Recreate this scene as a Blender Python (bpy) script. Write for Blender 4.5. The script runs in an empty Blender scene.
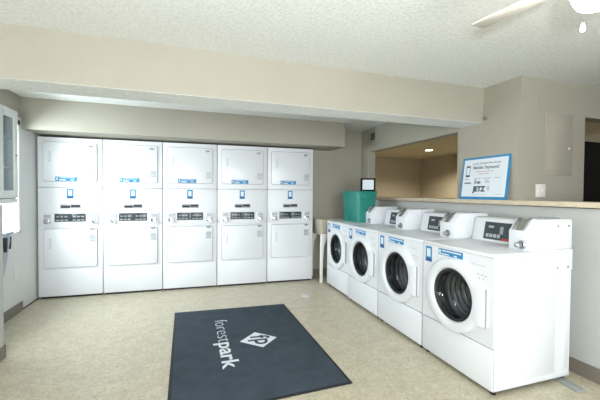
import bpy, bmesh, math, random
from mathutils import Vector, Matrix
random.seed(4)
PI = math.pi
S = bpy.context.scene
COL = S.collection

# ---------------------------------------------------------------- materials
def mat(name, col, rough=.5, metal=0., var=0., vscale=6., bump=0., bscale=80., coat=0., emit=None, estr=0., spec=.5):
    m = bpy.data.materials.new(name); m.use_nodes = True
    nt = m.node_tree; b = nt.nodes['Principled BSDF']
    b.inputs['Roughness'].default_value = rough; b.inputs['Metallic'].default_value = metal
    b.inputs['Coat Weight'].default_value = coat; b.inputs['Specular IOR Level'].default_value = spec
    tc = nt.nodes.new('ShaderNodeTexCoord')
    n = nt.nodes.new('ShaderNodeTexNoise'); n.inputs['Scale'].default_value = vscale; n.inputs['Detail'].default_value = 4
    nt.links.new(tc.outputs['Object'], n.inputs['Vector'])
    r = nt.nodes.new('ShaderNodeValToRGB')
    r.color_ramp.elements[0].position = .3; r.color_ramp.elements[1].position = .7
    r.color_ramp.elements[0].color = (*[c * (1 - var) for c in col], 1)
    r.color_ramp.elements[1].color = (*[min(1, c * (1 + var * .5)) for c in col], 1)
    nt.links.new(n.outputs['Fac'], r.inputs['Fac']); nt.links.new(r.outputs['Color'], b.inputs['Base Color'])
    if bump:
        n2 = nt.nodes.new('ShaderNodeTexNoise'); n2.inputs['Scale'].default_value = bscale; n2.inputs['Detail'].default_value = 3
        nt.links.new(tc.outputs['Object'], n2.inputs['Vector'])
        bp = nt.nodes.new('ShaderNodeBump'); bp.inputs['Strength'].default_value = bump; bp.inputs['Distance'].default_value = .01
        nt.links.new(n2.outputs['Fac'], bp.inputs['Height']); nt.links.new(bp.outputs['Normal'], b.inputs['Normal'])
    if emit:
        b.inputs['Emission Color'].default_value = (*emit, 1); b.inputs['Emission Strength'].default_value = estr
    return m

M = {}
M['wall'] = mat('wall_paint', (.365, .348, .288), .7, var=.04, vscale=2, bump=.15, bscale=120)
M['wall_white'] = mat('left_wall_paint', (.50, .51, .495), .6, var=.03, vscale=2, bump=.1, bscale=120)
M['wall_left'] = mat('window_wall_glow_paint', (.70, .71, .70), .6, var=.03, vscale=2, bump=.1, bscale=120)  # lightened copy of the white wall paint, holding the window's glow
M['wall_room'] = mat('pass_through_room_paint', (.42, .37, .275), .7, var=.04, vscale=2)
M['enamel'] = mat('white_enamel', (.72, .745, .775), .42, var=.01, vscale=3, spec=.4)
M['enamel2'] = mat('white_enamel_door', (.73, .755, .785), .36, var=.01, vscale=3, spec=.45)
M['meter'] = mat('meter_enamel', (.72, .745, .78), .45, var=.02, vscale=10)
M['seal'] = mat('grey_seal', (.30, .31, .33), .6, var=.05)
M['black'] = mat('black_gap', (.012, .012, .013), .6, var=.1)
M['panel'] = mat('panel_charcoal', (.025, .04, .045), .3, var=.2, vscale=30)
M['chrome'] = mat('chrome', (.55, .56, .58), .22, metal=1, var=.1, vscale=40)
M['steel'] = mat('drum_steel', (.34, .36, .38), .28, metal=1, var=.15, vscale=20)
M['grey'] = mat('grey_label', (.30, .31, .33), .5, var=.1)
M['lightgrey'] = mat('light_grey_label', (.52, .54, .56), .5, var=.1)
M['blue'] = mat('blue_sticker', (.055, .25, .48), .8, var=.1, vscale=12, spec=.1)
M['darkblue'] = mat('dark_blue_sticker', (.03, .10, .25), .8, var=.1, vscale=12)
M['paper'] = mat('white_paper', (.70, .77, .82), .7, var=.02, spec=.2)
M['red'] = mat('red_print', (.55, .03, .03), .4, var=.1)
M['pink'] = mat('pink_print', (.62, .25, .27), .5, var=.1)
M['ink'] = mat('dark_print', (.05, .07, .12), .5, var=.1)
M['greytext'] = mat('grey_print', (.18, .2, .22), .5, var=.1)
M['key'] = mat('grey_keys', (.40, .43, .46), .4, var=.1)
M['teal'] = mat('teal_plastic', (.02, .235, .19), .35, var=.08, vscale=5)
M['base'] = mat('baseboard_vinyl', (.20, .175, .145), .5, var=.08)
M['ledge'] = mat('ledge_laminate', (.66, .57, .42), .35, var=.12, vscale=14, bump=.05)
M['mat'] = mat('mat_pile', (.058, .078, .100), .95, var=.18, vscale=7, bump=.6, bscale=500, spec=.2)
M['mat_edge'] = mat('mat_rubber', (.012, .015, .02), .7, var=.1)
M['matwhite'] = mat('mat_white_print', (.72, .76, .80), .9, var=.06, vscale=60, spec=.2)
M['matgrey'] = mat('mat_grey_print', (.42, .47, .53), .9, var=.06, vscale=60, spec=.2)
M['sink'] = mat('sink_plastic_shaded', (.42, .39, .31), .4, var=.05)  # beige darkened to hold the shadow the tub stands in
M['cab'] = mat('cabinet_white', (.62, .66, .64), .4, var=.03)
M['plate'] = mat('switch_plate', (.78, .76, .72), .35, var=.02)
M['frame'] = mat('frame_black', (.010, .009, .010), .8, var=.1, spec=.1)
M['bag'] = mat('blue_grey_cloth', (.22, .27, .36), .8, var=.2, vscale=9, bump=.3, bscale=60)
M['bag_light'] = mat('pale_blue_cloth', (.45, .51, .60), .7, var=.15, vscale=9)
M['fridge'] = mat('black_appliance', (.006, .006, .006), .7, var=.2, spec=.2)
M['vent'] = mat('vent_dark', (.03, .022, .02), .6, var=.2)
M['fan'] = mat('fan_blade_white', (.62, .60, .56), .4, var=.04)
M['globe'] = mat('fan_globe', (.9, .9, .88), .4, emit=(1, .97, .9), estr=6)
M['downlight'] = mat('downlight', (.9, .9, .85), .4, emit=(1, .9, .7), estr=18)
M['cabroom'] = mat('far_cabinet_beige', (.62, .56, .43), .6, var=.1)
M['drain'] = mat('drain_cover', (.62, .62, .60), .35, var=.05)
M['strip'] = mat('grey_cover_strip', (.30, .32, .31), .5, var=.1)
M['cream'] = mat('jars_white', (.62, .6, .58), .5, var=.3, vscale=20)
M['brown'] = mat('jar_amber', (.35, .16, .08), .4, var=.2, vscale=20)
M['tan'] = mat('taped_paint', (.375, .35, .295), .6, var=.05)

def glass(name, col, rough, alpha_mix):
    m = bpy.data.materials.new(name); m.use_nodes = True; nt = m.node_tree
    b = nt.nodes['Principled BSDF']; out = nt.nodes['Material Output']
    b.inputs['Base Color'].default_value = (*col, 1); b.inputs['Roughness'].default_value = rough
    t = nt.nodes.new('ShaderNodeBsdfTransparent'); t.inputs['Color'].default_value = (.9, .93, .95, 1)
    mx = nt.nodes.new('ShaderNodeMixShader'); mx.inputs[0].default_value = alpha_mix
    nt.links.new(t.outputs[0], mx.inputs[1]); nt.links.new(b.outputs[0], mx.inputs[2]); nt.links.new(mx.outputs[0], out.inputs[0])
    return m
M['glass'] = glass('washer_door_glass', (.01, .012, .015), .04, .45)
M['pane'] = glass('window_glass', (.5, .6, .6), .05, .15)

# floor: speckled sheet vinyl / terrazzo
def floor_mat():
    m = bpy.data.materials.new('speckled_floor'); m.use_nodes = True; nt = m.node_tree; L = nt.links.new
    b = nt.nodes['Principled BSDF']; tc = nt.nodes.new('ShaderNodeTexCoord')
    v = nt.nodes.new('ShaderNodeTexVoronoi'); v.inputs['Scale'].default_value = 75; L(tc.outputs['Object'], v.inputs['Vector'])
    hs = nt.nodes.new('ShaderNodeSeparateColor'); L(v.outputs['Color'], hs.inputs[0])
    r1 = nt.nodes.new('ShaderNodeValToRGB'); L(hs.outputs[0], r1.inputs['Fac'])
    e = r1.color_ramp.elements; e[0].position = 0; e[0].color = (.47, .42, .30, 1); e[1].position = 1; e[1].color = (.65, .60, .465, 1)
    x = r1.color_ramp.elements.new(.25); x.color = (.55, .50, .375, 1); x = r1.color_ramp.elements.new(.7); x.color = (.59, .54, .41, 1)
    n = nt.nodes.new('ShaderNodeTexNoise'); n.inputs['Scale'].default_value = 9; n.inputs['Detail'].default_value = 5; L(tc.outputs['Object'], n.inputs['Vector'])
    r2 = nt.nodes.new('ShaderNodeValToRGB'); L(n.outputs['Fac'], r2.inputs['Fac'])
    r2.color_ramp.elements[0].position = .3; r2.color_ramp.elements[0].color = (.84, .83, .80, 1)
    r2.color_ramp.elements[1].position = .7; r2.color_ramp.elements[1].color = (1, 1, 1, 1)
    mu = nt.nodes.new('ShaderNodeMix'); mu.data_type = 'RGBA'; mu.blend_type = 'MULTIPLY'; mu.inputs[0].default_value = 1
    L(r1.outputs[0], mu.inputs[6]); L(r2.outputs[0], mu.inputs[7]); L(mu.outputs[2], b.inputs['Base Color'])
    b.inputs['Roughness'].default_value = .33
    r3 = nt.nodes.new('ShaderNodeMapRange'); r3.inputs[3].default_value = .26; r3.inputs[4].default_value = .45
    L(n.outputs['Fac'], r3.inputs[0]); L(r3.outputs[0], b.inputs['Roughness'])
    return m
M['floor'] = floor_mat()

def popcorn_mat():
    m = mat('popcorn_ceiling', (.70, .72, .71), .9, spec=.1)
    nt = m.node_tree; L = nt.links.new; b = nt.nodes['Principled BSDF']; tc = nt.nodes['Texture Coordinate']
    n = nt.nodes.new('ShaderNodeTexNoise'); n.inputs['Scale'].default_value = 45; n.inputs['Detail'].default_value = 5; L(tc.outputs['Object'], n.inputs['Vector'])
    v = nt.nodes.new('ShaderNodeTexVoronoi'); v.inputs['Scale'].default_value = 60; L(tc.outputs['Object'], v.inputs['Vector'])
    a = nt.nodes.new('ShaderNodeMath'); a.operation = 'SUBTRACT'; L(n.outputs['Fac'], a.inputs[0]); L(v.outputs['Distance'], a.inputs[1])
    bp = nt.nodes.new('ShaderNodeBump'); bp.inputs['Strength'].default_value = .3; bp.inputs['Distance'].default_value = .008
    L(a.outputs[0], bp.inputs['Height']); L(bp.outputs['Normal'], b.inputs['Normal'])
    r = nt.nodes.new('ShaderNodeValToRGB'); L(n.outputs['Fac'], r.inputs['Fac'])
    r.color_ramp.elements[0].position = .35; r.color_ramp.elements[0].color = (.72, .745, .73, 1)
    r.color_ramp.elements[1].position = .65; r.color_ramp.elements[1].color = (.82, .845, .83, 1)
    L(r.outputs[0], b.inputs['Base Color'])
    return m
M['ceiling'] = popcorn_mat()

# ---------------------------------------------------------------- mesh helpers
def add_box(bm, x0, x1, y0, y1, z0, z1, bev=0., seg=2, skip=()):
    t = bmesh.new()
    bmesh.ops.create_cube(t, size=1)
    for v in t.verts:
        v.co = Vector((x0 + (v.co.x + .5) * (x1 - x0), y0 + (v.co.y + .5) * (y1 - y0), z0 + (v.co.z + .5) * (z1 - z0)))
    if skip:
        dirs = {'-x': (-1, 0, 0), '+x': (1, 0, 0), '-y': (0, -1, 0), '+y': (0, 1, 0), '-z': (0, 0, -1), '+z': (0, 0, 1)}
        t.normal_update()
        kill = [f for f in t.faces if any(f.normal.dot(Vector(dirs[s])) > .9 for s in skip)]
        bmesh.ops.delete(t, geom=kill, context='FACES')
    if bev: bmesh.ops.bevel(t, geom=list(t.edges), offset=bev, segments=seg, profile=.5, affect='EDGES', clamp_overlap=True)
    merge(bm, t)

def merge(bm, t, mtx=None):
    if mtx is not None: bmesh.ops.transform(t, matrix=mtx, verts=t.verts)
    me = bpy.data.meshes.new('tmp'); t.to_mesh(me); t.free(); bm.from_mesh(me); bpy.data.meshes.remove(me)

def add_cyl(bm, p0, p1, r, r2=None, seg=20, cap=True):
    p0 = Vector(p0); p1 = Vector(p1); d = p1 - p0
    t = bmesh.new()
    bmesh.ops.create_cone(t, cap_ends=cap, segments=seg, radius1=r, radius2=r if r2 is None else r2, depth=d.length)
    q = d.to_track_quat('Z', 'Y').to_matrix().to_4x4()
    merge(bm, t, Matrix.Translation((p0 + p1) / 2) @ q)

def add_tube(bm, pts, r, seg=10):
    pts = [Vector(p) for p in pts]; rings = []
    for i, p in enumerate(pts):
        d = (pts[min(i + 1, len(pts) - 1)] - pts[max(i - 1, 0)]).normalized()
        a = d.orthogonal().normalized() if i == 0 else (rings[-1][1] - d * rings[-1][1].dot(d)).normalized()
        b = d.cross(a)
        rings.append(([bm.verts.new(p + (a * math.cos(k * 2 * PI / seg) + b * math.sin(k * 2 * PI / seg)) * r) for k in range(seg)], a))
    for i in range(len(rings) - 1):
        A = rings[i][0]; B = rings[i + 1][0]
        for k in range(seg): bm.faces.new((A[k], A[(k + 1) % seg], B[(k + 1) % seg], B[k]))
    bm.faces.new(rings[0][0][::-1]); bm.faces.new(rings[-1][0])

def add_lathe(bm, prof, c=(0, 0, 0), axis='z', seg=48, closed=False, cap=False):
    """prof: (r, h) pairs"""
    c = Vector(c); rings = []
    for r, h in prof:
        ring = []
        for k in range(seg):
            a = 2 * PI * k / seg; u, v = r * math.cos(a), r * math.sin(a)
            p = (u, v, h) if axis == 'z' else ((u, h, v) if axis == 'y' else (h, u, v))
            ring.append(bm.verts.new(c + Vector(p)))
        rings.append(ring)
    n = len(rings)
    for i in range(n if closed else n - 1):
        A = rings[i]; B = rings[(i + 1) % n]
        for k in range(seg): bm.faces.new((A[k], A[(k + 1) % seg], B[(k + 1) % seg], B[k]))
    if cap:
        bm.faces.new(rings[0][::-1]); bm.faces.new(rings[-1])

def add_prism(bm, poly, axis, a, b, bev=0.):
    """extrude a polygon given in the other two axes from a to b along axis"""
    t = bmesh.new()
    def P(u, v, w): return (w, u, v) if axis == 'x' else ((u, w, v) if axis == 'y' else (u, v, w))
    A = [t.verts.new(P(u, v, a)) for u, v in poly]; B = [t.verts.new(P(u, v, b)) for u, v in poly]
    t.faces.new(A[::-1]); t.faces.new(B); n = len(poly)
    for i in range(n): t.faces.new((A[i], A[(i + 1) % n], B[(i + 1) % n], B[i]))
    bmesh.ops.recalc_face_normals(t, faces=t.faces)
    if bev: bmesh.ops.bevel(t, geom=list(t.edges), offset=bev, segments=2, profile=.5, affect='EDGES', clamp_overlap=True)
    merge(bm, t)

def rrect(x0, x1, z0, z1, r, n=5):
    out = []
    for cx, cz, a0 in ((x1 - r, z1 - r, 0), (x0 + r, z1 - r, 90), (x0 + r, z0 + r, 180), (x1 - r, z0 + r, 270)):
        for k in range(n + 1):
            a = math.radians(a0 + 90 * k / n); out.append((cx + r * math.cos(a), cz + r * math.sin(a)))
    return out

def obj(name, bm, m, parent=None, smooth=True, label=None):
    bmesh.ops.recalc_face_normals(bm, faces=bm.faces)
    me = bpy.data.meshes.new(name); bm.to_mesh(me); bm.free()
    me.materials.append(M[m] if isinstance(m, str) else m)
    if smooth:
        for p in me.polygons: p.use_smooth = True
        me.set_sharp_from_angle(angle=math.radians(35))
    o = bpy.data.objects.new(name, me); COL.objects.link(o)
    if parent: o.parent = parent
    if label: o['label'] = label
    return o

def thing(name, label, cat, loc=(0, 0, 0), rotz=0, group=None):
    o = bpy.data.objects.new(name, None); COL.objects.link(o); o.empty_display_size = .1
    o.location = loc; o.rotation_euler = (0, 0, rotz); o['label'] = label; o['category'] = cat
    if group: o['group'] = group
    return o

def tag(o, label, cat, group=None):
    o['label'] = label; o['category'] = cat
    if group: o['group'] = group
    return o

def struct(name, bm, m, parent=None, smooth=False):
    o = obj(name, bm, m, parent, smooth)
    if not parent: o['kind'] = 'structure'
    return o

def bx(*a, **k):
    bm = bmesh.new(); add_box(bm, *a, **k); return bm

def boxes(lst, bev=0.):
    bm = bmesh.new()
    for b in lst: add_box(bm, *b, bev=bev)
    return bm

def kids(o): return [c for c in bpy.data.objects if c.parent == o]
def copy_tree(o, parent=None):
    c = o.copy(); COL.objects.link(c); c.parent = parent
    for ch in kids(o): copy_tree(ch, c)
    return c

def text_mesh(name, body, size, mtx, m, parent=None, extrude=.0006, offset=0., ax='LEFT', sx=1.):
    cu = bpy.data.curves.new('txt', 'FONT'); cu.body = body; cu.size = size; cu.extrude = extrude; cu.offset = offset
    cu.align_x = ax; cu.resolution_u = 3
    t = bpy.data.objects.new('txt', cu); COL.objects.link(t)
    bpy.context.view_layer.update()
    dg = bpy.context.evaluated_depsgraph_get()
    me = bpy.data.meshes.new_from_object(t.evaluated_get(dg))
    bpy.data.objects.remove(t); bpy.data.curves.remove(cu)
    me.name = name; me.transform(mtx @ Matrix.Diagonal((sx, 1, 1, 1)))
    me.materials.clear(); me.materials.append(M[m])
    o = bpy.data.objects.new(name, me); COL.objects.link(o)
    if parent: o.parent = parent
    return o

def join_mesh(name, objs, m, parent=None):
    bm = bmesh.new()
    for o in objs:
        bm.from_mesh(o.data); me = o.data; bpy.data.objects.remove(o); bpy.data.meshes.remove(me)
    me = bpy.data.meshes.new(name); bm.to_mesh(me); bm.free(); me.materials.append(M[m])
    o = bpy.data.objects.new(name, me); COL.objects.link(o)
    if parent: o.parent = parent
    return o

# ---------------------------------------------------------------- dimensions
H = 2.357            # ceiling
XL = -1.775          # left wall
XR = 2.722           # half wall / pier plane
YB = 5.0             # back wall
Y0 = -2.8            # wall behind the camera
LZ = 1.272           # ledge top

# ---------------------------------------------------------------- shell
struct('floor', bx(-3.2, 6.1, Y0 - .1, 7.6, -.1, 0), 'floor')
struct('ceiling', boxes([(-3.2, 6.1, Y0 - .1, 7.6, H, H + .1)]), 'ceiling')
# left wall with a window hole y 3.05..4.22, z .88..2.06
wy0, wy1, wz0, wz1 = 2.95, 4.41, .865, 2.085
struct('wall_left', boxes([(XL - .035, XL, 2.3, 5.7, 0, wz0), (XL - .035, XL, 2.3, 5.7, wz1, 2.12),
                           (XL - .035, XL, 2.3, wy0, wz0, wz1), (XL - .035, XL, wy1, 5.7, wz0, wz1)]), 'wall_left')
struct('wall_left_upper', bx(XL - .035, XL, 2.3, 5.7, 2.12, H), 'wall')
struct('wall_front_left', boxes([(-3.0, XL - .001, 2.3, 2.42, 0, H), (-3.1, -2.98, Y0, 2.4, 0, H)]), 'wall')
# stub wall carrying the wall cabinet
wr = struct('wall_stub_left', boxes([(XL, -1.398, 2.43, 3.20, 0, 1.21)]), 'wall_white')
struct('baseboard_stub', boxes([(-1.398, -1.390, 2.43, 3.208, 0, .10), (XL, -1.390, 3.20, 3.208, 0, .10)]), 'base')
# back wall with recess for the dryers
struct('wall_back', boxes([(1.84, 2.722, YB, YB + .1, 0, H), (-1.9, 1.95, 5.62, 5.72, 0, H), (1.84, 1.94, YB + .1, 5.62, 0, H)]), 'wall')
struct('baseboard_back', bx(1.84, 2.722, YB - .012, YB, 0, .10), 'base')
# soffit over the dryers
struct('wall_soffit', bx(XL, 2.158, 4.469, 5.62, 2.008, H), 'wall')
# beam
struct('wall_beam', bx(XL - 1.2, XR, 2.548, 2.826, 2.0202, H), 'wall')
struct('trim_beam_underside', bx(XL - 1.2, XR, 2.549, 2.825, 2.0186, 2.0206), 'ceiling')
# pass-through wall on the right (half wall, header, pier)
oy0, oy1, oz1 = 2.876, 4.764, 1.99
struct('wall_right_lower', bx(XR, XR + .125, Y0, YB + .1, 0, 1.224), 'wall_white')
struct('wall_right', boxes([(XR, XR + .125, oy1, YB + .1, 1.225, H),
                            (XR, XR + .125, oy0, oy1, oz1, H), (XR, XR + .125, 2.168, oy0, 1.225, H)]), 'wall')
struct('baseboard_right', bx(XR - .01, XR, Y0, YB, 0, .105), 'base')
struct('wall_pier', boxes([(XR + .125, 3.55, 2.168, 2.29, 0, H), (3.55, 6.0, 2.168, 2.29, 2.06, H)]), 'wall')
struct('trim_ledge', bx(2.665, 2.94, Y0, oy1 + .0, 1.232, LZ, bev=.004), 'ledge', smooth=True)
# room beyond
struct('wall_far_room', boxes([(2.84, 5.9, 7.40, 7.5, 0, H), (5.80, 5.9, Y0, 7.4, 0, H), (XR + .02, XR + .12, YB + .1, 7.4, 0, H)]), 'wall_room')
struct('ceiling_far_room', bx(XR + .125, 5.8, 2.29, 7.4, 2.25, 2.28), 'cabroom')
# wall behind the camera with an unseen window added for fill light
struct('wall_front', boxes([(-3.1, 6.0, Y0 - .12, Y0, 0, .8), (-3.1, 6.0, Y0 - .12, Y0, 2.1, H),
                            (-3.1, -1.6, Y0 - .12, Y0, .8, 2.1), (1.8, 6.0, Y0 - .12, Y0, .8, 2.1)]), 'wall')
bmw = boxes([(-1.6, 1.8, Y0 - .08, Y0 - .03, .8, .85), (-1.6, 1.8, Y0 - .08, Y0 - .03, 2.05, 2.1), (-1.6, -1.55, Y0 - .08, Y0 - .03, .85, 2.05),
             (1.75, 1.8, Y0 - .08, Y0 - .03, .85, 2.05), (.07, .13, Y0 - .08, Y0 - .03, .85, 2.05)])
struct('added_rear_window', bmw, 'plate')
# left window: frame, sill, panes
w = bpy.data.objects.new('window_1', None); COL.objects.link(w); w['kind'] = 'structure'
obj('window_frame', boxes([(XL - .03, XL + .012, wy0, wy0 + .05, wz0, wz1), (XL - .03, XL + .012, wy1 - .045, wy1, wz0, wz1),
                           (XL - .03, XL + .012, wy0, wy1, wz1 - .05, wz1), (XL - .03, XL + .012, wy0, wy1, wz0, wz0 + .02),
                           (XL - .03, XL - .008, 3.27, 3.30, wz0, wz1)]), 'plate', w)
obj('window_pane', bx(XL - .012, XL - .009, wy0, wy1, wz0, wz1), 'pane', w)

# left wall baseboard (stops short) and dark gap line beyond it
struct('baseboard_left', bx(XL, XL + .012, 3.21, 4.44, 0, .10), 'base')
struct('trim_1', bx(XL, XL + .006, 4.445, 4.86, 0, .012), 'black')

# ---------------------------------------------------------------- stacked dryers
DW, DD, DH = .7037, .71, 1.98
def make_dryer():
    t = thing('stacked_dryer', '', 'dryer', group='stacked coin dryers along the back wall')
    W = DW - .008
    b = bmesh.new()
    add_box(b, 0, W, .0, DD, .025, .905, bev=.004)      # lower cabinet
    add_box(b, 0, W, .0, DD, .908, 1.366, bev=.003)
    add_box(b, 0, W, .0, DD, 1.369, DH, bev=.005)
    obj('cabinet', b, 'enamel', t)
    obj('toe_gap', bx(.02, W - .02, .02, DD - .02, 0, .026), 'black', t)
    obj('kick_panel', bx(.004, W - .004, -.006, .001, .03, .352, bev=.003), 'enamel', t)
    for z0, z1 in ((1.437, 1.925), (.372, .862)):
        b = bmesh.new(); add_prism(b, rrect(.055, .642, z0, z1, .03), 'y', -.004, .002)
        dr = obj('door_gap_shade', b, 'grey', t)  # grey slab standing in for the shaded gap round the door
        b = bmesh.new(); add_prism(b, rrect(.061, .636, z0 + .006, z1 - .006, .026), 'y', -.018, -.003, bev=.005)
        d = obj('door', b, 'enamel2', t)
        zc = z0 + .31
        b = bmesh.new(); add_prism(b, rrect(.118, .142, zc - .065, zc + .055, .01), 'y', -.0195, -.017); obj('handle', b, 'lightgrey', d)
        b = bmesh.new(); add_prism(b, rrect(.122, .134, zc - .055, zc + .045, .005), 'y', -.0215, -.019); obj('handle_grip', b, 'paper', d)
        if z0 > 1:
            bz, bxx = 1.882, .572
        else:
            bz, bxx = .846, .585
        b = bmesh.new(); add_prism(b, [(bxx - .036, bz + .012), (bxx + .036, bz + .012), (bxx + .026, bz - .006), (bxx, bz - .018), (bxx - .022, bz - .008)], 'y', -.022, -.017)
        obj('badge', b, 'grey', d)
        lz = 1.555 if z0 > 1 else .735
        obj('instruction_plate', boxes([(.553, .622, -.0195, -.018, lz - .045, lz + .045)]), 'key', d)
        obj('lettering', boxes([(.560, .615, -.0205, -.019, lz + .022, lz + .03), (.560, .585, -.0205, -.019, lz - .02, lz), (.592, .615, -.0205, -.019, lz - .02, lz)]), 'lightgrey', d)
        if z0 > 1:
            s = obj('banner_sticker', bx(.19, .424, -.0195, -.018, 1.447, 1.500), 'blue', d)
            obj('lettering', boxes([(.202, .218, -.0205, -.019, 1.462, 1.488), (.235, .40, -.0205, -.019, 1.482, 1.490), (.232, .30, -.0205, -.019, 1.455, 1.468), (.35, .385, -.0205, -.019, 1.455, 1.465)]), 'paper', s)
    # phone pay sticker
    s = obj('payment_sticker', bx(.305, .377, -.0015, .001, 1.232, 1.352), 'blue', t)
    obj('phone_picture', boxes([(.321, .361, -.0025, -.001, 1.268, 1.335)]), 'paper', s)
    obj('sticker_foot', boxes([(.307, .375, -.0025, -.001, 1.236, 1.256)]), 'darkblue', s)
    # display plate
    s = obj('name_plate', bx(.235, .455, -.003, .001, 1.108, 1.160, bev=.001), 'grey', t)
    obj('display', boxes([(.243, .34, -.0045, -.002, 1.116, 1.142), (.35, .448, -.0045, -.002, 1.124, 1.152)]), 'black', s)
    # control panel
    b = bmesh.new(); add_box(b, .045, W - .045, -.010, .001, .878, 1.052, bev=.004)
    obj('control_fascia', b, 'meter', t)
    for x0 in (.178, .357):
        c = obj('control_panel', bx(x0, x0 + .155, -.016, -.009, .945, 1.046, bev=.002), 'panel', t)
        obj('keys', boxes([(x0 + .014 + k * .046, x0 + .05 + k * .046, -.0185, -.015, .957, .972) for k in range(3)] , bev=.001), 'grey', c)
        obj('readout', boxes([(x0 + .02 + k * .043, x0 + .048 + k * .043, -.0175, -.015, 1.000, 1.014) for k in range(3)]), 'seal', c)
    obj('panel_divider', bx(.334, .356, -.015, -.009, .945, 1.046), 'panel', t)
    # coin chutes, either side
    for x0 in (.062, .552):
        c = obj('coin_meter', bx(x0, x0 + .088, -.022, -.009, .905, 1.045, bev=.004), 'meter', t)
        obj('instruction_label', boxes([(x0 + .006, x0 + .082, -.0235, -.021, .992, 1.036)]), 'key', c)
        obj('slot_plate', bx(x0 + .008, x0 + .078, -.0235, -.021, .925, .982, bev=.001), 'grey', c)
        b = bmesh.new(); add_box(b, x0 + .006, x0 + .07, -.034, -.021, .935, .975, bev=.004)
        add_cyl(b, (x0 + .05, -.05, .94), (x0 + .05, -.02, .94), .017)
        add_box(b, x0 + .02, x0 + .085, -.048, -.034, .925, .943, bev=.004)
        obj('coin_slide', b, 'chrome', c)
    obj('seam', bx(.0, W, -.0015, .001, .903, .910), 'lightgrey', t)
    return t
ORD = [('white stacked coin dryer at the left end of the row, beside the window wall'),
       ('second white stacked coin dryer from the left wall, one place right of the end unit'),
       ('middle white stacked coin dryer, third of the five'),
       ('fourth white stacked coin dryer from the left, one place left of the utility sink end'),
       ('white stacked coin dryer at the right end of the row, beside the utility sink')]
dr0 = make_dryer(); da = math.radians(-1.75)
dryers = [dr0] + [copy_tree(dr0) for _ in range(4)]
for i, o in enumerate(dryers):
    o.location = (-1.7549 + i * DW * math.cos(da), 4.812 + i * DW * math.sin(da) + (.008 if i == 4 else 0), 0); o.rotation_euler.z = da; o['label'] = ORD[i]

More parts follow.
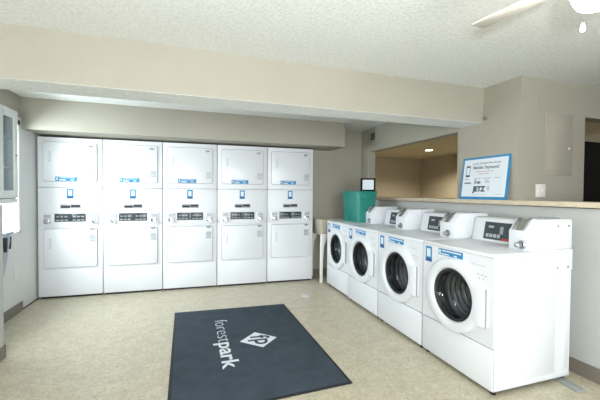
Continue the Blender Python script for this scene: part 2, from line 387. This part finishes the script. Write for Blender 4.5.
# ---------------------------------------------------------------- front-load washers
WW, WD, WH = .7031, .713, .905
def outline(th, d):
    R = .268; xt = .302; zt, zb = .125, .140
    c, s = math.cos(th), math.sin(th); r = R
    if c > 0:
        rt = xt / c
        if s > 0: rt = min(rt, zt / s)
        if s < 0: rt = min(rt, zb / -s)
        r = max(R, rt)
    return r - d
def make_washer():
    t = thing('front_load_washer', '', 'washing machine', group='front load washers in front of the half wall')
    W = WW - .014; cx, cz, Rg = .347, .575, .190
    b = bmesh.new(); add_box(b, 0, W, .010, WD, .030, WH, skip=('-y',))
    for x in (W - .001,):                     # pressed side panel lines
        add_box(b, x, x + .005, .29, .56, .075, WH - .03, bev=.002)
        add_box(b, x, x + .003, .64, .70, .075, WH - .03, bev=.001)
        add_box(b, x, x + .003, .012, WD, .032, .058, bev=.001)
    obj('cabinet', b, 'enamel', t)
    # front panel with the round opening
    b = bmesh.new(); angs = sorted([2 * PI * k / 64 for k in range(64)] + [math.atan2(z - cz, x - cx) % (2 * PI) for x, z in ((0, .312), (W, .312), (0, WH), (W, WH))])
    inn = []; outr = []; outb = []
    for a in angs:
        c, s = math.cos(a), math.sin(a)
        rs = []
        if c > 1e-9: rs.append((W - cx) / c)
        if c < -1e-9: rs.append(-cx / c)
        if s > 1e-9: rs.append((WH - cz) / s)
        if s < -1e-9: rs.append((.312 - cz) / s)
        r = min(rs)
        inn.append(b.verts.new((cx + Rg * c, 0, cz + Rg * s))); outr.append(b.verts.new((cx + r * c, 0, cz + r * s))); outb.append(b.verts.new((cx + r * c, .012, cz + r * s)))
    n = len(angs)
    for i in range(n):
        j = (i + 1) % n
        b.faces.new((inn[i], inn[j], outr[j], outr[i])); b.faces.new((outr[i], outr[j], outb[j], outb[i]))
    obj('front_panel', b, 'enamel', t)
    obj('kick_panel', bx(.002, W - .002, -.003, .012, .032, .306, bev=.003), 'enamel', t)
    b = bmesh.new()
    for x in (.03, W - .03):
        for y in (.04, WD - .04): add_cyl(b, (x, y, 0), (x, y, .033), .019)
    add_box(b, .012, W - .012, .03, WD - .02, .018, .034)
    obj('foot', b, 'black', t)
    b = bmesh.new(); add_box(b, 0, W, -.004, WD + .001, WH, .932, bev=.008, seg=3); obj('top', b, 'enamel2', t)
    # door
    b = bmesh.new(); N = 120; prof = [(0, 0, 0), (0, 0, -.026), (.003, 0, -.033), (.010, 0, -.037), (None, Rg + .030, -.040), (None, Rg + .012, -.036), (None, Rg + .003, -.020), (None, Rg, 0)]
    rings = []
    for d, rr, y in prof:
        rings.append([b.verts.new((cx + (outline(2 * PI * k / N, d) if d is not None else rr) * math.cos(2 * PI * k / N), y, cz + (outline(2 * PI * k / N, d) if d is not None else rr) * math.sin(2 * PI * k / N))) for k in range(N)])
    for A, B in zip(rings, rings[1:]):
        for k in range(N): b.faces.new((A[k], A[(k + 1) % N], B[(k + 1) % N], B[k]))
    d = obj('door', b, 'enamel2', t)
    b = bmesh.new(); add_lathe(b, [(Rg + .002, -.018), (Rg - .012, -.024), (Rg - .022, -.012), (Rg - .022, .03), (Rg + .002, .03)], (cx, 0, cz), 'y', 64, closed=True)
    obj('rubber_gasket', b, 'black', d)
    b = bmesh.new(); add_lathe(b, [(.169, -.006), (.158, .012), (.14, .035), (.11, .05), (.08, .062), (.04, .068), (.002, .07)], (cx, 0, cz), 'y', 64)
    obj('door_glass', b, 'glass', d)
    obj('handle', bx(cx + .296, cx + .3045, -.030, -.016, .440, .696, bev=.002), 'seal', d, label='grey vertical edge grip')
    # drum behind the glass
    b = bmesh.new(); pr = [(.200, .03)]
    for k in range(6):
        r = .190 - k * .022; y = .08 + k * .030
        pr += [(r, y), (r + .002, y + .012), (r - .010, y + .018)]
    pr += [(.04, .37), (.001, .37)]
    add_lathe(b, pr, (cx, 0, cz), 'y', 64); obj('drum', b, 'steel', t)
    # stickers (front, left = far side)
    s = obj('banner_sticker', bx(.178, .425, -.0015, .001, .848, .897), 'blue', t)
    obj('lettering', boxes([(.186, .202, -.0025, -.001, .856, .888), (.215, .41, -.0025, -.001, .878, .887), (.205, .29, -.0025, -.001, .854, .862), (.34, .37, -.0025, -.001, .853, .862)]), 'paper', s)
    s = obj('payment_sticker', bx(.028, .102, -.0015, .001, .768, .893), 'blue', t)
    obj('phone_picture', boxes([(.044, .086, -.0025, -.001, .808, .875)]), 'paper', s)
    obj('sticker_foot', boxes([(.030, .100, -.0025, -.001, .772, .796)]), 'darkblue', s)
    obj('cycle_markings', boxes([(.50, .62, -.0015, .001, .838, .842), (.55, .57, -.0015, .001, .775, .783), (.585, .605, -.0015, .001, .775, .783), (.615, .632, -.0015, .001, .772, .78), (.565, .575, -.0015, .001, .745, .76), (.60, .61, -.0015, .001, .745, .76)]), 'lightgrey', t)
    # control console
    x1 = W - .185
    b = bmesh.new(); add_prism(b, [(.500, .931), (.535, 1.118), (.552, 1.128), (.69, 1.128), (.69, .931)], 'x', .012, x1, bev=.004); con = obj('control_console', b, 'enamel', t)
    def face(p0, p1, dp, x0, x1_, m, nm, par):   # box lying on the slanted console face between heights
        b = bmesh.new()
        for (a0, a1, h0, h1) in p0:
            f = lambda z: .500 + (z - .931) * .035 / .187
            add_prism(b, [(f(h0) - dp, h0), (f(h1) - dp, h1), (f(h1) + .002, h1), (f(h0) + .002, h0)], 'x', a0, a1)
        return obj(nm, b, m, par)
    pan = face([(x1 - .375, x1 - .012, .950, 1.092)], 0, .003, 0, 0, 'panel', 'display_panel', con)
    face([(x1 - .350 + k * .036, x1 - .324 + k * .036, .968, .995) for k in range(4)], 0, .007, 0, 0, 'key', 'buttons', pan)
    face([(x1 - .335, x1 - .285, 1.045, 1.062)], 0, .0045, 0, 0, 'key', 'title_mark', pan)
    face([(x1 - .225, x1 - .195, 1.00, 1.06)], 0, .0045, 0, 0, 'grey', 'readout', pan)
    face([(x1 - .20, x1 - .02, .953, .968)], 0, .0045, 0, 0, 'red', 'red_stripe', pan)
    # coin meter case
    b = bmesh.new(); add_prism(b, [(.333, .932), (.333, 1.066), (.405, 1.152), (WD - .003, 1.152), (WD - .003, .932)], 'x', x1 + .003, W, bev=.006)
    mt = obj('coin_meter', b, 'meter', t)
    # chrome coin chute set in the sloping front
    b = bmesh.new()
    add_prism(b, [(.350, 1.068), (.322, 1.074), (.385, 1.158), (.42, 1.155)], 'x', W - .150, W - .140, bev=.001)
    add_prism(b, [(.350, 1.068), (.322, 1.074), (.385, 1.158), (.42, 1.155)], 'x', W - .072, W - .062, bev=.001)
    add_prism(b, [(.340, 1.066), (.333, 1.072), (.398, 1.152), (.41, 1.15)], 'x', W - .141, W - .071)
    obj('coin_chute', b, 'chrome', mt)
    b = bmesh.new(); zc = .972
    add_lathe(b, [(.031, 0), (.031, -.010), (.024, -.016), (.016, -.010), (.016, 0)], (W - .075, .333, zc), 'y', 28)
    add_cyl(b, (W - .075, .335, zc), (W - .075, .318, zc), .012)
    add_lathe(b, [(.018, 0), (.018, -.008), (.01, -.012), (.001, -.012)], (W - .112, .333, zc - .006), 'y', 20)
    obj('lock', b, 'chrome', mt)
    b = bmesh.new(); add_box(b, W - .001, W + .009, .525, WD - .002, .792, .940, bev=.003); add_box(b, W - .001, W + .0075, .525, WD - .012, .944, 1.142, bev=.003)
    br = obj('bracket', b, 'meter', mt)
    b = bmesh.new()
    for y, z in ((.560, 1.105), (.665, 1.105), (.560, .815), (.665, .815)): add_cyl(b, (W + .004, y, z), (W + .011, y, z), .008, seg=12)
    obj('screws', b, 'grey', br)
    b = bmesh.new(); add_box(b, W - .06, W - .03, .575, .64, 1.150, 1.160, bev=.003); obj('top_latch', b, 'grey', mt)
    return t
WORD = ['nearest white front load washer, its bare side panel in full view',
        'second white front load washer, directly behind the nearest one in the row',
        'third white front load washer, second from the teal bin end of the row',
        'farthest white front load washer, the one carrying the teal plastic bin']
w0 = make_washer(); washers = [w0] + [copy_tree(w0) for _ in range(3)]
for i, o in enumerate(washers):
    o.location = (1.867 + (.014 if i == 3 else 0), 1.6405 + WW * i + WW - .014, 0); o.rotation_euler.z = -PI / 2; o['label'] = WORD[i]

# ---------------------------------------------------------------- teal bin on the far washer
t = thing('storage_bin', 'teal plastic storage bin with a lid standing on the farthest washer', 'storage bin', (2.235, 4.165, .9325))
b = bmesh.new()
def frust(b, w0, d0, w1, d1, z0, z1, r0=.03, r1=.04):
    A = [b.verts.new((x, y, z0)) for x, y in rrect(-w0 / 2, w0 / 2, -d0 / 2, d0 / 2, r0)]
    B = [b.verts.new((x, y, z1)) for x, y in rrect(-w1 / 2, w1 / 2, -d1 / 2, d1 / 2, r1)]
    n = len(A)
    for i in range(n): b.faces.new((A[i], A[(i + 1) % n], B[(i + 1) % n], B[i]))
    b.faces.new(A[::-1]); b.faces.new(B)
frust(b, .255, .43, .295, .475, 0, .395)
obj('tub', b, 'teal', t)
b = bmesh.new(); frust(b, .305, .485, .307, .487, .372, .402); frust(b, .316, .498, .310, .492, .403, .420)
obj('lid', b, 'teal', t)
b = bmesh.new(); add_box(b, -.160, -.140, -.08, .08, .325, .372, bev=.006); obj('handle', b, 'teal', t)
b = bmesh.new(); add_box(b, -.07, .07, -.252, -.232, .325, .372, bev=.006); obj('handle', b, 'teal', t)
b = bmesh.new()
for k in (-.15, -.05, .05, .15): add_box(b, -.143, -.125, k, k + .012, .03, .32, bev=.002)
obj('ribs', b, 'teal', t)

# framed notice
t = thing('framed_notice', 'small black framed white notice standing on top of the teal bin', 'picture frame', (2.30, 4.03, 1.3528), math.radians(-30))
hw, hh = .100, .178
obj('frame', boxes([(-hw, -hw + .026, -.01, .012, 0, hh), (hw - .022, hw, -.01, .012, 0, hh), (-hw + .022, hw - .022, -.01, .012, 0, .022), (-hw + .022, hw - .022, -.01, .012, hh - .022, hh)]), 'frame', t)
p = obj('notice_sheet', bx(-hw + .02, hw - .02, -.003, .008, .015, hh - .02), 'paper', t)
obj('printed_lines', boxes([(-.055, .055 - .02 * (k % 2), -.004, -.002, .045 + k * .018, .048 + k * .018) for k in range(6)]), 'lightgrey', p)
obj('easel_back', bx(-.02, .02, .010, .07, 0, .004), 'frame', t)

# ---------------------------------------------------------------- poster sign on the ledge
t = thing('payment_sign', 'white mobile payment sign with blue border leaning on the wall pier, standing on the ledge', 'sign', (2.668, 2.785, LZ + .001))
t.rotation_euler = (math.radians(-7), 0, -PI / 2)   # local x runs towards the camera, y into the wall
SW, SH = .545, .42
obj('backing', bx(0, SW, 0, .008, 0, SH), 'blue', t)
obj('sheet', bx(.022, SW - .022, -.0015, .002, .026, SH - .020), 'paper', t)
def st(body, size, x, z, m, off=0., ax='CENTER', sx=1., nm='lettering'):
    return text_mesh(nm, body, size, Matrix.Translation((x, -.002, z)) @ Matrix.Rotation(PI / 2, 4, 'X'), m, t, .0008, off, ax, sx)
st('Laundry Machines Now Accept', .026, .29, .348, 'greytext')
st('Mobile Payment!', .044, .29, .300, 'greytext', .0008)
for k, (x0, x1, z, m_) in enumerate(((.17, .38, .272, 'pink'), (.21, .33, .248, 'pink'))):
    obj('printed_line', bx(x0, x1, -.003, -.001, z, z + .005), m_, t)
obj('phone_picture', boxes([(.055, .105, -.003, -.001, .225, .245), (.055, .105, -.003, -.001, .322, .338), (.055, .059, -.003, -.001, .245, .322), (.101, .105, -.003, -.001, .245, .322)]), 'ink', t)
obj('app_icons', boxes([(.05, .13, -.003, -.001, .155, .170), (.175, .19, -.003, -.001, .150, .195), (.20, .245, -.003, -.001, .155, .178), (.30, .35, -.003, -.001, .165, .172), (.29, .34, -.003, -.001, .185, .190),
                        (.05, .10, -.003, -.001, .198, .203), (.17, .25, -.003, -.001, .205, .209), (.27, .36, -.003, -.001, .205, .209), (.40, .46, -.003, -.001, .205, .209)]), 'greytext', t)
st('JETZ', .068, .235, .080, 'ink', .004, sx=1.0)
obj('badge_square', bx(.325, .355, -.003, -.001, .085, .13), 'lightgrey', t)
obj('small_print', boxes([(.17, .33, -.003, -.001, .048, .052), (.42, .50, -.003, -.001, .050, .056)]), 'lightgrey', t)

# ---------------------------------------------------------------- things on walls
t = thing('electrical_panel', 'flush electrical panel door painted wall beige on the pier wall above the ledge', 'electrical panel', (3.02, 2.168, 1.50))
obj('panel_frame', bx(0, .36, -.006, 0, .0, .56, bev=.002), 'tan', t)
d = obj('panel_door', bx(.035, .325, -.014, -.005, .035, .525, bev=.003), 'tan', t)
obj('latch', bx(.285, .31, -.018, -.013, .24, .262, bev=.002), 'plate', d)
tag(obj('cover_plate', bx(2.945, 3.00, 2.160, 2.168, 2.085, 2.185, bev=.002), 'tan'), 'small blank cover plate painted beige above the electrical panel', 'cover plate')
t = thing('switch_plate', 'white switch plate on the pier wall just above the ledge', 'light switch', (2.925, 2.168, 1.302))
obj('plate', bx(0, .115, -.007, 0, 0, .115, bev=.002), 'plate', t)
for k in (.028, .073): obj('toggle', bx(k, k + .014, -.014, -.006, .045, .072, bev=.002), 'plate', t)
t = thing('wall_vent', 'small square dark vent high on the right wall near the back corner', 'vent', (XR, 4.53, 2.14))
obj('frame', bx(-.012, 0, 0, .20, 0, .145, bev=.002), 'tan', t)
obj('grille', bx(-.016, -.011, .02, .145, .022, .125), 'vent', t)
obj('slats', boxes([(-.019, -.015, .02, .145, .035 + k * .022, .04 + k * .022) for k in range(4)]), 'grey', t)
# sensor / junction at the beam end
t = thing('wall_sensor', 'tiny wired sensor on the pier where the ceiling beam meets it', 'sensor', (XR, 2.52, 2.06))
b = bmesh.new(); add_lathe(b, [(.001, -.03), (.011, -.03), (.014, -.02), (.014, 0)], (0, 0, 0), 'x', 16); obj('housing', b, 'base', t)
b = bmesh.new(); add_tube(b, [(-.006, .0, .01), (-.008, .005, .06), (-.006, .02, .10), (-.008, .0, .15)], .003, 6); obj('cable', b, 'tan', t)
t = thing('wall_outlet', 'white outlet plate low on the left wall', 'outlet', (XL, 4.275, .37))
obj('plate', bx(0, .006, 0, .075, 0, .125, bev=.002), 'plate', t)
obj('socket', bx(.005, .009, .02, .055, .02, .055, bev=.001), 'paper', t); obj('socket', bx(.005, .009, .02, .055, .07, .105, bev=.001), 'paper', t)

# wall cabinet with glass door at far left
t = thing('wall_cabinet', 'white wall cabinet with a glass door hung at the far left', 'cabinet', (XL, 2.575, 1.215))
cd = .28; L = 1.075; Hc = .815
obj('body', boxes([(0, cd, 0, .018, 0, Hc), (0, cd, L - .018, L, 0, Hc), (0, cd, .018, L - .018, 0, .018), (0, cd, .018, L - .018, Hc - .018, Hc), (0, .012, .018, L - .018, .018, Hc - .018), (0, cd, .52, .54, .018, Hc - .018)]), 'cab', t)
for y0, y1 in ((.0, .255), (.26, .515), (.52, .77), (.775, L)):
    bmd = boxes([(cd, cd + .02, y0, y0 + .055, .045, Hc), (cd, cd + .02, y1 - .065, y1, .045, Hc), (cd, cd + .02, y0 + .055, y1 - .065, .045, .11), (cd, cd + .02, y0 + .055, y1 - .065, Hc - .075, Hc)], bev=.003)
    d = obj('door', bmd, 'cab', t)
    obj('pane', bx(cd + .008, cd + .011, y0 + .05, y1 - .06, .10, Hc - .07), 'pane', d)
    b = bmesh.new(); add_lathe(b, [(.004, 0), (.004, .006), (.008, .008), (.008, .013), (.001, .015)], (cd + .02, y1 - .05, .42), 'x', 16); obj('knob', b, 'chrome', d)
for z in (.30, .56): obj('shelf', bx(.012, cd - .02, .018, L - .018, z, z + .015), 'cab', t)
obj('bottom_rail', bx(cd - .005, cd + .012, 0, L, -.0, .038, bev=.003), 'cab', t)
# things inside the cabinet, seen through the glass
jars = [(.13, .62, .018, 'brown'), (.17, .74, .018, 'cream'), (.14, .88, .018, 'cream'), (.18, .68, .315, 'cream'), (.14, .92, .315, 'cream'), (.15, .80, .575, 'cream')]
jl = ['amber jar on the bottom shelf of the glass door wall cabinet', 'pale jar beside the amber one in the wall cabinet', 'pale jar at the window end of the cabinet bottom',
      'pale jar on the middle cabinet shelf, left side', 'pale jar on the middle cabinet shelf at its window end', 'pale jar on the top shelf of the glass door cabinet']
for (x, y, z, m_), lb in zip(jars, jl):
    b = bmesh.new(); add_lathe(b, [(.001, 0), (.036, 0), (.038, .01), (.038, .10), (.028, .12), (.026, .14), (.001, .14)], (0, 0, 0), 'z', 20)
    o = obj('jar', b, m_); o.location = (XL + x, 2.55 + y, 1.215 + z); tag(o, lb, 'jar', 'jars in the wall cabinet')

# cloth bag hanging behind the stub wall
t = thing('hanging_bag', 'blue-grey folded cloth bag with dark openings hanging at the left edge under the cabinet', 'bag', (XL + .005, 3.76, .0))
b = bmesh.new()
secs = [(.91, .05, .085), (.86, .055, .075), (.77, .05, .055), (.68, .045, .042), (.55, .035, .035), (.45, .02, .018)]
rings = []
for z, dx, dy in secs:
    rings.append([b.verts.new((.075 + dx * math.cos(a) * (1 + .12 * math.sin(3 * a + z * 9)), .11 - (0.94 - z) * .12 + dy * math.sin(a), z)) for a in [2 * PI * k / 28 for k in range(28)]])
for A, B in zip(rings, rings[1:]):
    for k in range(28): b.faces.new((A[k], A[(k + 1) % 28], B[(k + 1) % 28], B[k]))
b.faces.new(rings[0]); b.faces.new(rings[-1])
obj('body', b, 'bag_light', t)
b = bmesh.new(); add_tube(b, [(.02, -.0, .90), (.08, -.01, .915), (.135, .03, .92), (.14, .12, .918), (.125, .18, .922), (.07, .195, .915), (.02, .17, .90)], .013, 10); obj('rolled_rim', b, 'bag_light', t)
for y, z0, z1 in ((.055, .74, .88), (.125, .76, .88)):
    b = bmesh.new(); add_prism(b, [(y - .02, z1), (y + .02, z1), (y + .015, z0 + .03), (y, z0)], 'x', .105, .135, bev=.004)
    obj('opening', b, 'black', t)
b = bmesh.new(); add_tube(b, [(.003, .10, .845), (.03, .11, .84), (.07, .11, .85)], .004, 8); add_box(b, -.004, .004, .08, .13, .825, .86); obj('hook', b, 'chrome', t)

# utility sink between dryers and washers
t = thing('utility_sink', 'beige plastic utility sink on legs between the end dryer and farthest washer', 'sink', (1.80, 4.52, 0))
b = bmesh.new()
O = rrect(0, .44, 0, .46, .04); I = rrect(.03, .41, .03, .43, .04); Ib = rrect(.06, .38, .06, .40, .04); Ob = rrect(.03, .41, .03, .43, .04)
def ring(z, p): return [b.verts.new((x, y, z)) for x, y in p]
rs = [ring(.70, Ob), ring(.895, [(x, y) for x, y in O]), ring(.935, O), ring(.935, I), ring(.72, Ib)]
n = len(rs[0])
for A, B in zip(rs, rs[1:]):
    for k in range(n): b.faces.new((A[k], A[(k + 1) % n], B[(k + 1) % n], B[k]))
b.faces.new(rs[0][::-1]); b.faces.new(rs[-1])
obj('basin', b, 'sink', t)
for x, y in ((.02, .02), (.42, .02), (.02, .44), (.42, .44)):
    b = bmesh.new(); s = 1 if x < .2 else -1
    add_prism(b, [(x + s * .10, .72), (x - s * .005, .72), (x - s * .012, .0), (x + s * .030, .0), (x + s * .034, .35), (x + s * .05, .55), (x + s * .10, .66)], 'y', y - .015, y + .015, bev=.004)
    obj('leg', b, 'plate', t)

# ---------------------------------------------------------------- floor things
# mat
zt = .008
q = [(-.162, 3.848), (1.053, 3.788), (1.073, 2.055), (-.135, 2.010)]
t = thing('floor_mat', 'dark slate logo floor mat with white lettering on the speckled floor', 'mat', (0, 0, 0))
def inset(q, d):
    c = Vector((sum(x for x, y in q) / 4, sum(y for x, y in q) / 4)); out = []
    for i in range(4):
        p = Vector(q[i]); a = (Vector(q[i - 1]) - p).normalized(); e = (Vector(q[(i + 1) % 4]) - p).normalized(); out.append(tuple(p + (a + e) * d))
    return out
b = bmesh.new(); add_prism(b, q, 'z', .0005, .006, bev=.002); obj('border', b, 'mat_edge', t)
b = bmesh.new(); add_prism(b, inset(q, .022), 'z', .004, zt, bev=.001); obj('pile', b, 'mat', t)
dia = [(.415, 2.922), (.575, 3.080), (.745, 2.915), (.587, 2.760)]
b = bmesh.new(); add_prism(b, dia, 'z', .007, .0095); lg = obj('diamond_emblem', b, 'matwhite', t)
# monogram: reads with its top towards +x
Rm = Matrix.Rotation(-PI / 2 - math.radians(3), 4, 'Z')
fo = text_mesh('mono', 'f', .24, Matrix.Translation((.520, 3.005, .0095)) @ Rm, 'mat', None, .0006, .004)
po = text_mesh('mono', 'p', .24, Matrix.Translation((.545, 2.935, .0095)) @ Rm, 'mat', None, .0006, .004)
fo2 = join_mesh('monogram', [fo, po], 'mat', lg)
# wordmark: "forest" light, "park" bold, reading towards the camera
def word(body, size, y, m, off, length, x, th):
    o = text_mesh('wordmark', body, size, Matrix.Identity(4), m, t, .0008, off)
    xs = [v.co.x for v in o.data.vertices]; k = length / (max(xs) - min(xs)); x0 = min(xs)
    for v in o.data.vertices: v.co.x = (v.co.x - x0) * k
    o.data.transform(Matrix.Translation((x, y, .0088)) @ Matrix.Rotation(-PI / 2 + math.radians(th), 4, 'Z'))
    return o
word('forest', .185, 3.478, 'matwhite', -.004, .515, .232, 0)
word('park', .185, 2.945, 'matwhite', .003, .45, .232, 0)

b = bmesh.new(); add_lathe(b, [(.001, .006), (.045, .006), (.05, .004), (.056, .005), (.060, .002), (.060, 0)], (1.405, 4.02, 0), 'z', 32)
tag(obj('floor_drain', b, 'drain'), 'round pale drain cover set in the floor near the mat corner', 'drain cover')
t = thing('floor_strip', 'grey flat cover strip on the floor beside the nearest washer corner', 'cover strip', (2.50, 1.56, 0), math.radians(-8))
obj('strip', bx(-.04, .04, -.06, .30, 0, .012, bev=.004), 'strip', t)
obj('groove', bx(-.004, .006, -.059, .299, .011, .0135), 'grey', t)

# ---------------------------------------------------------------- ceiling fan
hx, hy = 1.425, .84
t = thing('ceiling_fan', 'white ceiling fan with a lit glass bowl and pull chain', 'ceiling fan', (hx, hy, 0))
b = bmesh.new(); add_lathe(b, [(.07, H), (.07, H - .02), (.10, H - .05), (.115, H - .10), (.115, H - .17), (.09, H - .20), (.075, H - .22), (.075, H - .25), (.001, H - .25)], (0, 0, 0), 'z', 36); obj('motor', b, 'fan', t)
b = bmesh.new(); add_lathe(b, [(.085, 2.12), (.088, 2.10), (.082, 2.07), (.070, 2.038), (.058, 2.020), (.04, 2.010), (.001, 2.007)], (0, 0, 0), 'z', 36)
for v in b.verts: v.co.z += .005
obj('lamp_bowl', b, 'globe', t)
for k in range(4):
    a = math.radians(99.5 + 90 * k); R_ = Matrix.Rotation(a, 4, 'Z')
    b = bmesh.new()
    poly = [(.15, -.042), (.40, -.058), (.465, -.056), (.472, -.045), (.472, .045), (.465, .056), (.40, .058), (.15, .042)]
    add_prism(b, poly, 'z', 2.147, 2.155, bev=.002)
    rot = Matrix.Translation((0, 0, 2.151)) @ Matrix.Rotation(math.radians(-7), 4, 'X') @ Matrix.Translation((0, 0, -2.151))
    bmesh.ops.transform(b, matrix=R_ @ rot, verts=b.verts)
    bl = obj('blade', b, 'fan', t)
    b = bmesh.new(); add_prism(b, [(.09, -.02), (.20, -.03), (.20, .03), (.09, .02)], 'z', 2.155, 2.163, bev=.002)
    bmesh.ops.transform(b, matrix=R_ @ rot, verts=b.verts); obj('blade_bracket', b, 'fan', bl)
b = bmesh.new(); add_tube(b, [(-.075, .0, 2.06), (-.075, .0, 1.945)], .0015, 6); ch = obj('pull_chain', b, 'chrome', t)
b = bmesh.new(); add_lathe(b, [(.001, 1.952), (.004, 1.949), (.008, 1.929), (.007, 1.922), (.001, 1.920)], (-.075, .0, -.006), 'z', 14); obj('pull_knob', b, 'globe', ch)

# ---------------------------------------------------------------- room beyond
t = thing('recessed_light', 'small round recessed light in the ceiling of the room beyond the opening', 'ceiling light', (4.776, 5.84, 2.25))
b = bmesh.new(); add_lathe(b, [(.10, 0), (.10, -.006), (.075, -.008), (.075, 0)], (0, 0, 0), 'z', 28, closed=True); obj('trim_ring', b, 'plate', t)
b = bmesh.new(); add_cyl(b, (0, 0, -.005), (0, 0, -.001), .074, seg=28); obj('lamp', b, 'downlight', t)
t = thing('black_refrigerator', 'tall black appliance standing beyond the doorway at the right edge', 'refrigerator', (3.72, 2.45, 0))
obj('body', bx(0, .85, 0, .70, 0, 1.90, bev=.01), 'fridge', t)
obj('door', bx(.005, .845, -.05, -.002, .70, 1.89, bev=.01), 'fridge', t); obj('drawer', bx(.005, .845, -.05, -.002, .03, .69, bev=.01), 'fridge', t)

# ---------------------------------------------------------------- lights
def area(name, loc, rot, sx, sy, e, col=(1, 1, 1)):
    l = bpy.data.lights.new(name, 'AREA'); l.shape = 'RECTANGLE'; l.size = sx; l.size_y = sy; l.energy = e; l.color = col
    o = bpy.data.objects.new(name, l); COL.objects.link(o); o.location = loc; o.rotation_euler = rot; return o
area('rear_window_fill', (.1, Y0 - .15, 1.45), (PI / 2, 0, 0), 3.3, 1.25, 168, (.93, .97, 1))  # main fill lamp, added outside the unseen rear window
area('daylight_left_window', (XL - .62, 3.66, 1.55), (0, -math.radians(62), 0), 1.2, 1.5, 185, (.93, .97, 1))
def point(name, loc, e, r, col): 
    l = bpy.data.lights.new(name, 'POINT'); l.energy = e; l.shadow_soft_size = r; l.color = col
    o = bpy.data.objects.new(name, l); COL.objects.link(o); o.location = loc; return o
area('camera_flash', (-.3, -.5, 1.3), (math.radians(132), 0, math.radians(-18)), .15, .15, 60, (.97, .98, 1))
point('fan_lamp', (hx, hy, 1.90), 6, .10, (1, .95, .86))
sp = bpy.data.lights.new('recessed_lamp', 'SPOT'); sp.energy = 170; sp.spot_size = math.radians(150); sp.spot_blend = .6; sp.color = (1, .92, .76); sp.shadow_soft_size = .07
o = bpy.data.objects.new('recessed_lamp', sp); COL.objects.link(o); o.location = (4.776, 5.84, 2.23)

wd = bpy.data.worlds.new('World'); S.world = wd; wd.use_nodes = True
wd.node_tree.nodes['Background'].inputs[0].default_value = (.9, .96, 1, 1); wd.node_tree.nodes['Background'].inputs[1].default_value = 3.0

# ---------------------------------------------------------------- camera
f, yaw, pitch, roll, h = 332.9323, 18.2085, 1.1951, .4466, 1.3212
y, p, r = map(math.radians, (yaw, pitch, roll))
F = Vector((math.sin(y) * math.cos(p), math.cos(y) * math.cos(p), -math.sin(p)))
R0 = Vector((math.cos(y), -math.sin(y), 0)); U0 = R0.cross(F)
Rv = R0 * math.cos(r) + U0 * math.sin(r); Uv = -R0 * math.sin(r) + U0 * math.cos(r)
cam = bpy.data.cameras.new('Camera'); cam.sensor_width = 36; cam.lens = f * 36 / 600; cam.clip_start = .05
co = bpy.data.objects.new('Camera', cam); COL.objects.link(co)
mw = Matrix((Rv, Uv, -F)).transposed().to_4x4(); mw.translation = (0, 0, h); co.matrix_world = mw
S.camera = co
S.view_settings.view_transform = 'Standard'; S.view_settings.look = 'None'; S.view_settings.gamma = 1; S.view_settings.exposure = .12
S.view_settings.use_curve_mapping = False
S.cycles.max_bounces = 10
